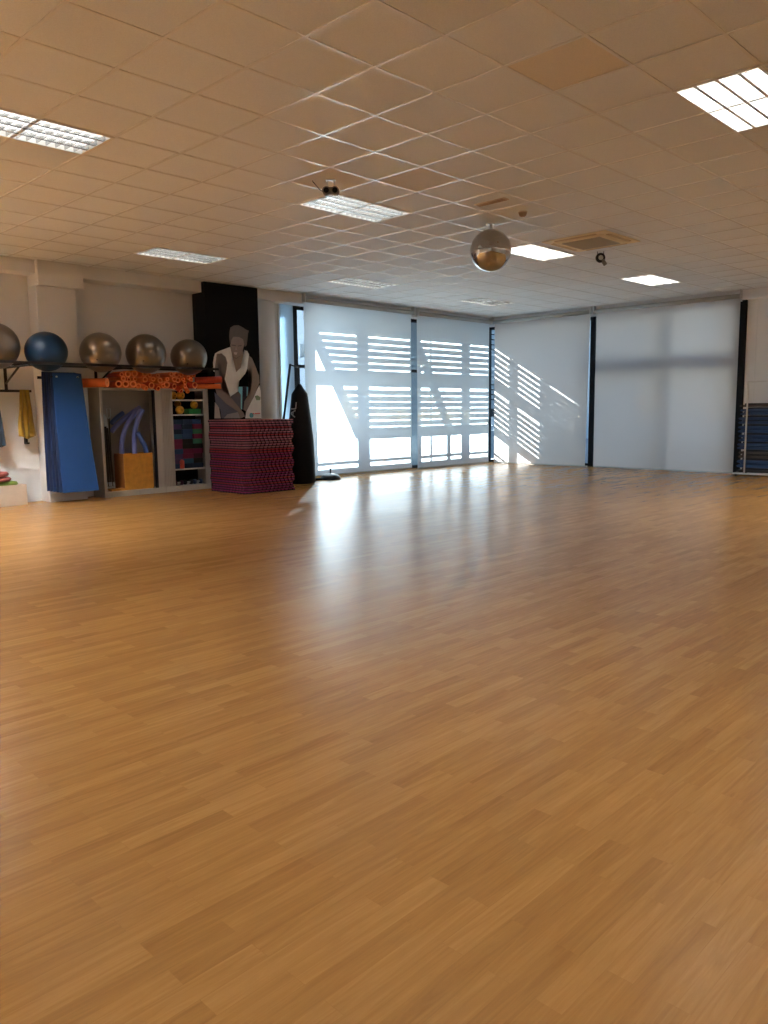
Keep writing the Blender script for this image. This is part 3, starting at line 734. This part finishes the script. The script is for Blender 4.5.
cushion('lime green balance cushion rising over the crate edge', 4.32, 11.976, zc+.2565, .138, .075, M_lime)
cushion('dusty pink balance cushion lying on the lime green one', 4.20, 11.972, zc+.332, .165, .07, M_pinkr)
cushion('uppermost dusty pink balance cushion over the crate', 4.17, 11.972, zc+.4025, .165, .075, M_pinkr)

# ------------------------------------------------------------------ blue mats on pegs
t = thing('mat_hanger', 'black peg bar on the pilaster from which the blue mats hang', 'wall hanger', (5.1, WY, 1.86))
bm = new(); bx(bm, -.30, .33, -.012, .009, -.02, .02); obj('bar', bm, M_rail, t)
for xx in (-.15, .24):
    bm = new(); tube(bm, [(xx, -.012, 0), (xx, -.165, .010)], .010, 10); obj('peg', bm, M_rail, t)
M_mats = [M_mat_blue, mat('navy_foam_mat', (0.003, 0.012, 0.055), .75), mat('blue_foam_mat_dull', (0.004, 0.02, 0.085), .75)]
nm_ = 6
for k in range(nm_):
    yt = 11.685 + .0235*k; yb = 11.44 + .060*k; x0 = 4.965 - .022*k; x1 = 5.40 - .010*k
    bm = new(); th = .020; rows = 16
    P = []
    for j in range(rows+1):
        w = j/rows; z = 1.925 - 1.765*w + .004*k
        y = yt + (yb-yt)*(w**1.6) - .05*math.sin(w*PI)*.4*(1 - k/nm_); xs = 0; wl = -.055*w; wr = .06*w
        P.append((x0+wl, x1+wr, y, z))
    va = [[bm.verts.new((a, y, z)), bm.verts.new((b_, y, z)), bm.verts.new((b_, y+th, z)), bm.verts.new((a, y+th, z))] for a, b_, y, z in P]
    bm.faces.new(va[0][::-1]); bm.faces.new(va[-1])
    for j in range(rows):
        for q in range(4):
            bm.faces.new((va[j][q], va[j][(q+1)%4], va[j+1][(q+1)%4], va[j+1][q]))
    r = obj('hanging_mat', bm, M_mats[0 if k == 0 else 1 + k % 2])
    tag(r, ['bright blue exercise mat hanging in front of the other mats on the pegs', 'blue mat hanging just behind the bright front mat', 'blue mat hanging third from the front', 'blue mat hanging fourth from the front', 'blue mat hanging next to last on the pegs', 'blue mat hanging nearest the pilaster'][k], 'exercise mat', 'blue mats hanging on the pegs')
    if k == 0:
        for xx in (5.02, 5.34):
            bm = new(); tube(bm, [(xx, yt-.004, 1.87), (xx, yt+.004, 1.87)], .016, 14); obj('eyelet', bm, M_alu, r)

# ------------------------------------------------------------------ steel cabinets
def cabinet(lab, x0, x1, ox0, ox1, shelves, door):
    yf, yb, zt = 11.75, RY-.004, 1.725
    t = thing('steel_cabinet', lab, 'cabinet', ((x0+x1)/2, yf, 0), 'grey steel cabinets')
    cx = (x0+x1)/2; a = x0-cx; b_ = x1-cx; d = yb-yf
    bm = new(); bx(bm, a, a+.018, 0, d, 0, zt); bx(bm, b_-.018, b_, 0, d, 0, zt); bx(bm, a+.018, b_-.018, 0, d, zt-.03, zt); bx(bm, a+.018, b_-.018, 0, d, 0, .088)
    obj('carcass', bm, M_grey, t, bevel=.002)
    obj('back_panel', B((a+.018, b_-.018, d-.008, d, .088, zt-.03)), M_black if door else M_greyd, t)  # blackened in the shelved cabinet to paint its shaded interior
    bm = new()
    bx(bm, a+.0185, ox0-cx, .004, .022, .0885, zt-.0305)
    if door:
        n = int((ox0-cx-a-.02)/.03)
        for k in range(max(n, 1)): bx(bm, a+.022+k*.03, a+.040+k*.03, -.003, .004, .09, zt-.032)
    obj('tambour_door', bm, M_grey, t)
    bm = new(); bx(bm, ox1-cx, b_-.0185, .004, .022, .0885, zt-.0305)
    obj('tambour_door', bm, M_grey, t)
    for z in shelves:
        bm = new(); bx(bm, a+.019, b_-.019, .03, d-.010, z-.022, z); obj('shelf', bm, M_white_metal, t)
    return t
cb = cabinet('open grey steel cabinet holding bars, blue noodles and a wooden box', 5.70, 6.775, 5.745, 6.65, [], False)
obj('door_slot', B((6.60-6.2375, 6.649-6.2375, .006, .020, .0885, 1.694)), M_frame, cb)
cabinet('grey steel cabinet with shelves of coloured blocks and amber balls', 6.78, 7.665, 6.97, 7.57, [1.545, 1.295, .375], True)

# wooden box in the first cabinet
t = thing('wooden_box', 'orange-brown wooden box on the floor of the open grey cabinet', 'box', (6.325, 11.79, .0885))
obj('front_board', B((-.255, .255, 0, .018, 0, .585)), M_wood, t, bevel=.002)
obj('side_board', B((-.255, -.237, .0185, .33, 0, .585)), mat('shaded_plywood', (.22, .085, .025), .6, vary=.3), t)  # this side board is coloured darker to paint the box's shaded face
obj('side_board', B((.237, .255, .0185, .33, 0, .585)), M_wood, t)
obj('rear_board', B((-.2365, .2365, .312, .33, 0, .585)), M_wood, t)
o = obj('plank', B((5.83, 6.065, 11.785, 11.90, .0885, .125)), M_wood, bevel=.002); tag(o, 'short flat wooden plank at the foot of the black bars', 'plank')
# bars
M_tip = mat('pale_blue_plastic', (.40, .50, .60), .4)
for k, (xa, xb, zt, lab) in enumerate(((5.83, 5.80, 1.36, 'black exercise bar with a pale tip leaning nearest the cabinet side'), (5.875, 5.835, 1.40, 'black exercise bar with the tallest pale tip'), (5.905, 5.885, 1.33, 'black exercise bar between two other pale-tipped bars'), (5.95, 5.905, 1.30, 'black exercise bar with a pale tip, innermost of the bundle'))):
    t = thing('exercise_bar', lab, 'exercise bar', (xa, 11.95, .126), 'black exercise bars in the cabinet')
    top = Vector((xb-xa, .05, zt-.15)); d = top.normalized()
    bm = new(); tube(bm, [(0, 0, .03), tuple(top*.84)], .0205, 10); obj('shaft', bm, M_rail, t)
    bm = new(); tube(bm, [tuple(top*.84), tuple(top)], .0205, 10, rs=[.0205, .015]); obj('tip', bm, M_tip, t)
    bm = new(); tube(bm, [(0, 0, 0), (0, 0, .10)], .0203, 10); obj('foot', bm, M_tip, t)
t = thing('looped_rod', 'thin black rod topped by a pale square loop in the open cabinet', 'rod', (5.99, 12.06, .0885))
bm = new(); tube(bm, [(0, 0, 0), (0, 0, 1.16)], .011, 8); obj('rod', bm, M_rail, t)
bm = new(); tube(bm, [(-.006, 0, 1.15), (-.03, 0, 1.20), (-.03, 0, 1.31), (.03, 0, 1.31), (.03, 0, 1.20), (.006, 0, 1.15)], .007, 8); obj('loop', bm, M_tip, t)
# noodles
ND = [([(6.16,.05),(6.15,.62),(6.19,.92),(6.33,1.18),(6.52,1.36)], 12.01, 'periwinkle foam noodle bending up from the box to the top of the bundle'),
      ([(6.34,.05),(6.34,.68),(6.35,.95),(6.42,1.17),(6.52,1.34)], 11.93, 'periwinkle foam noodle rising in the middle of the cabinet'),
      ([(6.52,.10),(6.50,.66),(6.43,.84),(6.36,.97)], 11.85, 'darker blue foam noodle curving down behind the box edge'),
      ([(6.04,1.12),(6.14,1.21),(6.26,1.29)], 12.095, 'short dark blue foam noodle slanting over the longer slanting one'),
      ([(6.035,.99),(6.16,1.11),(6.34,1.24),(6.56,1.38)], 12.095, 'long periwinkle foam noodle slanting behind the bundle')]
def bez(p, n=18):
    out = []
    for s in range(len(p)-1):
        p0 = p[max(s-1, 0)]; p1 = p[s]; p2 = p[s+1]; p3 = p[min(s+2, len(p)-1)]
        for k in range(n//(len(p)-1)+1):
            u = k/(n//(len(p)-1)+1)
            out.append(tuple(.5*((2*b) + (-a+c)*u + (2*a-5*b+4*c-d)*u*u + (-a+3*b-3*c+d)*u**3) for a, b, c, d in zip(p0, p1, p2, p3)))
    out.append(p[-1]); return out
for p, y, lab in ND:
    bm = new(); hollow(bm, [(x, y, z+.04) for x, z in bez(p)], .038, .012)
    o = obj('foam_noodle', bm, M_noodle if 'darker' not in lab and 'short' not in lab else mat('dark_blue_foam', (.04, .09, .28), .75)); tag(o, lab, 'foam noodle', 'foam noodles in the open cabinet')

# amber balls and green box on the upper shelves
def dome(lab, x, y, z, r, m=M_yball):
    o = thing('massage_ball', lab, 'ball', (x, y, z+r), 'amber balls on the cabinet shelves')
    bm = new(); ball(bm, (0,0,0), r, 24, 14)
    obj('shell', bm, m, o)
    bm = new(); tube(bm, [(0, -r*.99, 0), (0, -r*1.02, 0)], .010, 8); obj('valve', bm, M_rail, o)
dome('amber ball on the top shelf near the tambour side', 7.055, 11.87, 1.5455, .068)
dome('amber ball on the top shelf, inner of the two', 7.20, 11.87, 1.5455, .070)
dome('bright amber ball at the front of the second shelf', 7.155, 11.84, 1.2955, .072)
dome('amber ball raised on the dark tin in the second shelf', 7.235, 12.03, 1.4155, .058)
dome('amber ball sitting on the green box', 7.455, 11.87, 1.388, .066)
o = obj('green_box', B((7.30, 7.545, 11.79, 11.95, 1.2955, 1.3875)), mat('emerald_plastic', (.01, .22, .05), .5), bevel=.006); tag(o, 'emerald green box on the second shelf under an amber ball', 'box')
o = obj('dark_tin', B((7.12, 7.32, 11.965, 12.11, 1.2955, 1.415)), M_black, bevel=.006); tag(o, 'dark tin standing behind the amber ball and green box', 'tin')

# coloured foam blocks
BC = {'teal blue': (.03,.12,.22), 'dark blue': (.012,.04,.10), 'blue': (.025,.085,.24), 'magenta': (.24,.022,.10), 'green': (.05,.26,.13), 'purple': (.10,.06,.22), 'pink': (.35,.06,.12), 'coral': (.62,.10,.08), 'black': (.01,.01,.012), 'sea green': (.06,.30,.20), 'plum': (.09,.012,.05)}
cols = [(7.075, .185, ['blue','purple','purple','blue','magenta','magenta','teal blue','dark blue','purple','dark blue']),
        (7.275, .195, ['dark blue','teal blue','magenta','magenta','black','black','blue','blue','dark blue','dark blue']),
        (7.470, .175, ['dark blue','black','plum','magenta','black','sea green','magenta','green','magenta','blue'])]
cnm = ['the tambour-side column', 'the middle column', 'the column nearest the panel']
for ci, (cx_, w_, lst) in enumerate(cols):
    n_ = len(lst)
    for k, c_ in enumerate(lst):
        hgt = .083; z = .3755 + k*.0835
        jx = random.uniform(-.004, .004); dy = random.uniform(0, .03)
        o = obj('foam_block', B((-w_/2, w_/2, -.06, .06, 0, hgt)), mat('foam_'+c_.replace(' ', '_'), tuple(v*.7 for v in BC[c_]), .75), bevel=.006, at=(cx_+jx, 11.86+dy, z))
        q = n_-1-k
        tag(o, f'{c_} foam block, {ORD[q]}{"" if q == 0 else " down"} in {cnm[ci]}', 'foam block', 'foam blocks in the shelved cabinet')
t = thing('hand_weight', 'coral hand weight standing in front of the blocks', 'hand weight', (7.125, 11.79, .3755))
bm = new(); lathe(bm, [(.030, 0), (.038, .01), (.038, .13), (.030, .14)], seg=14); obj('body', bm, mat('foam_coral', BC['coral'], .6), t)
bm = new(); lathe(bm, [(.022, .14), (.022, .155)], seg=14); obj('cap', bm, MATS['foam_coral'], t)
for k, (xx, c_, lab) in enumerate(((7.08, 'plum', 'plum dumbbell on the bottom shelf'), (7.27, 'black', 'black dumbbell in the middle of the bottom shelf'), (7.46, 'dark blue', 'dark blue dumbbell on the bottom shelf'))):
    t = thing('dumbbell', lab, 'dumbbell', (xx, 11.86, .089), 'dumbbells on the bottom shelf')
    m_ = mat('foam_'+c_.replace(' ', '_'), BC[c_], .6)
    for s in (-1, 1):
        bm = new(); tube(bm, [(s*.035, 0, .045), (s*.045, 0, .045), (s*.075, 0, .045), (s*.083, 0, .045)], .045, 6, rs=[.035, .045, .045, .036]); obj('weight_head', bm, m_, t)
    bm = new(); tube(bm, [(-.035, 0, .045), (.035, 0, .045)], .014, 10); obj('handle', bm, M_alu, t)

# ------------------------------------------------------------------ orange foam tubes piled on the cabinets
placed = []
def drop(x, r):
    z = 1.7255 + r
    for (px, pz, pr) in placed:
        dx = abs(px-x); s = pr + r + .0015
        if dx < s: z = max(z, pz + math.sqrt(s*s - dx*dx))
    return z
rnd = random.Random(11)
xs = []
x = 5.93
while x < 7.36:
    r = rnd.choice((.036, .042, .048, .055)); x += r + .004; xs.append((x, r)); x += r + .006
for _ in range(60): xs.append((rnd.uniform(5.98, 7.34), rnd.choice((.034, .040, .046, .052))))
cnt = 0
info = []
for x, r in xs:
    z = drop(x, r)
    if z + r > 2.012 or x - r < 5.87 or x + r > 7.375: continue
    placed.append((x, z, r)); info.append((x, z, r))
for k, (x, z, r) in enumerate(info):
    low = z < 1.725 + .06
    yf = 11.645 + rnd.uniform(-.04, .03)
    sag = rnd.choice((.0, .015, .05, .09)) if low else 0.0
    bend = rnd.uniform(-.03, .03) if low else 0.0
    bm = new(); hollow(bm, [(x, 12.11, z), (x, 11.78, z), (x+bend*.2, 11.73, z-sag*.3), (x+bend, yf, z-sag)], r, r*.58, 16)
    o = obj('orange_tube', bm, [M_orange if rnd.random() < .85 else M_orange2, M_rim])
    where = 'over the noodle cabinet' if x < 6.78 else 'over the block cabinet'
    row = 'in the bottom row' if low else 'atop the others'
    info[k] = (x, z, r, o, where, row)
    cnt += 1
# every tube gets told apart by its place in its row
for where in ('over the noodle cabinet', 'over the block cabinet'):
    for row in ('in the bottom row', 'atop the others'):
        L_ = sorted([q for q in info if q[4] == where and q[5] == row], key=lambda q: q[0])
        for i, q in enumerate(L_):
            ref = 'the blue mats' if 'noodle' in where else 'the middle of the pile'
            sz = 'thick' if q[2] > .043 else ('thin' if q[2] < .036 else 'medium')
            tag(q[3], f'hollow orange tube {row}, {"nearest" if i == 0 else ORD[i] + " from"} {ref}', 'foam tube', 'orange foam tubes piled on the cabinets')
# thick tubes lying nearly lengthwise at the ends of the pile
for (p0, p1, r, m_, lab) in (((5.50, 12.03, 1.797), (5.79, 11.65, 1.797), .070, M_orange, 'thick orange roller lying lengthwise at the blue mat end of the pile'),
                             ((7.50, 11.83, 1.768), (7.84, 11.60, 1.768), .042, M_orange, 'orange tube lying lengthwise under the red tube by the printed panel'),
                             ((7.47, 11.84, 1.868), (7.86, 11.60, 1.885), .056, M_orange2, 'dark red-orange tube lying lengthwise on top by the printed panel')):
    bm = new(); hollow(bm, [p0, tuple((a+b_)/2 for a, b_ in zip(p0, p1)), p1], r, r*(.2 if r > .06 else .5), 18)
    tag(obj('orange_tube', bm, [m_, M_rim]), lab, 'foam tube', 'orange foam tubes piled on the cabinets')

# ------------------------------------------------------------------ trolley of folded mats by the far wall
t = thing('mat_trolley', 'white wire trolley holding the pile of folded mats by the far wall', 'trolley', (15.42, 4.95, 0))
bm = new(); tube(bm, [(0, .55, .05), (0, .55, 1.775), (0, -.75, 1.775), (0, -.75, .05)], .017, 10); obj('front_hoop', bm, M_white_metal, t)
bm = new(); tube(bm, [(.52, .76, .05), (.0, .76, .05), (.0, -.75, .05), (.52, -.75, .05), (.52, .76, .05)], .016, 10); obj('base_frame', bm, M_white_metal, t)
for (cx_, cy_) in ((.0, .70), (.0, -.7), (.5, .70), (.5, -.7)):
    bm = new(); tube(bm, [(cx_-.012, cy_, .022), (cx_+.012, cy_, .022)], .022, 12); obj('castor', bm, M_rail, t)
fold_cols = [('grey-brown', (.045, .038, .036)), ('blue', (.018, .068, .19)), ('deep blue', (.012, .05, .15)), ('blue', (.018, .068, .19)), ('deep blue', (.012, .05, .15)), ('blue', (.018, .068, .19)), ('grey-brown', (.075, .058, .05)), ('bright blue', (.018, .085, .25)), ('charcoal', (.04, .038, .04))]
hts = [.075, .15, .165, .165, .165, .15, .16, .185, .09]
z = .068; seqs = list(zip(fold_cols, hts))[::-1]
for k, ((cn_, cc), hh) in enumerate(seqs):
    q = len(seqs)-1-k
    bm = new(); off = random.uniform(-.012, .012); yl = 5.66 + off*2; n_ply = 1 if hh < .1 else 2; ply = (hh - .012)/n_ply
    # folded mat: plies joined by a pointed fold at the open end
    for p in range(n_ply):
        z0 = z + p*ply + .004; z1 = z0 + ply*.62
        prism(bm, [(yl, (z0+z1)/2), (yl-.03, z1), (yl-.09, z1+.004), (4.2, z1), (4.2, z0), (yl-.06, z0), (yl-.02, z0+.006)], 0, 15.47+off, 15.93)
    if n_ply == 2:
        prism(bm, [(yl-.02, z+ply*.40), (yl-.09, z+ply+.01), (yl-.12, z+ply+.006), (yl-.08, z+ply*.38)], 0, 15.475+off, 15.925)
        bx(bm, 15.50+off, 15.92, 4.22, yl-.16, z+ply*.6, z+ply+.008)
    o = obj('folded_mat', bm, mat('vinyl_'+cn_.replace('-', '_').replace(' ', '_'), tuple(v*.7 for v in cc), .5, vary=.06), bevel=.006)
    obj('gap_shade', B((15.50+off, 15.925, 4.24, yl-.10, z+.005, z+hh-.001)), mat('dark_gap_shade', (.005, .007, .014), .7), o)  # dark filler that paints the shade in the gaps between mats
    tag(o, f'{cn_} folded gym mat, {ORD[q]}{"" if q == 0 else " from the top"} on the white trolley', 'folded mat', 'folded mats on the trolley')
    z += hh + .001

# ------------------------------------------------------------------ light
w = bpy.data.worlds.new('sky'); bpy.context.scene.world = w; w.use_nodes = True
nt = w.node_tree; bg = nt.nodes['Background']
sky = nt.nodes.new('ShaderNodeTexSky'); sky.sky_type = 'NISHITA'; sky.sun_disc = False
sky.sun_elevation = math.atan(.6/math.sqrt(2)); sky.sun_rotation = math.radians(45)
nt.links.new(sky.outputs['Color'], bg.inputs['Color']); bg.inputs['Strength'].default_value = SKY
sl = bpy.data.lights.new('sun', 'SUN'); so = bpy.data.objects.new('sun', sl); C.objects.link(so)
so.rotation_euler = Vector((1, 1, .6)).to_track_quat('Z', 'Y').to_euler(); so.location = (20, 20, 12)
sl.energy = SUN; sl.angle = math.radians(.5); sl.color = (1.0, .96, .90)

# ------------------------------------------------------------------ camera (phone held upright, tipped a little down)
cam = bpy.data.cameras.new('camera'); co = bpy.data.objects.new('camera', cam); C.objects.link(co)
cam.sensor_fit = 'VERTICAL'; cam.sensor_height = 36.0; cam.lens = 782.288/1024*36.0; cam.clip_end = 300
pit, rol, yaw = (math.radians(a) for a in (7.331683884, -0.6534140684, 44.423765))
cy, sy = math.cos(yaw), math.sin(yaw)
fw = Vector((cy*math.cos(pit), sy*math.cos(pit), -math.sin(pit))); r0 = Vector((sy, -cy, 0)); u0 = r0.cross(fw)
R_ = r0*math.cos(rol) + u0*math.sin(rol); U_ = -r0*math.sin(rol) + u0*math.cos(rol)
mtx = Matrix((R_, U_, -fw)).transposed().to_4x4(); mtx.translation = (0, 0, 1.3071)
co.matrix_world = mtx
sc = bpy.context.scene; sc.camera = co
sc.view_settings.view_transform = 'Standard'; sc.view_settings.look = 'None'; sc.view_settings.gamma = 1
sc.view_settings.use_curve_mapping = False; sc.view_settings.exposure = EXPO
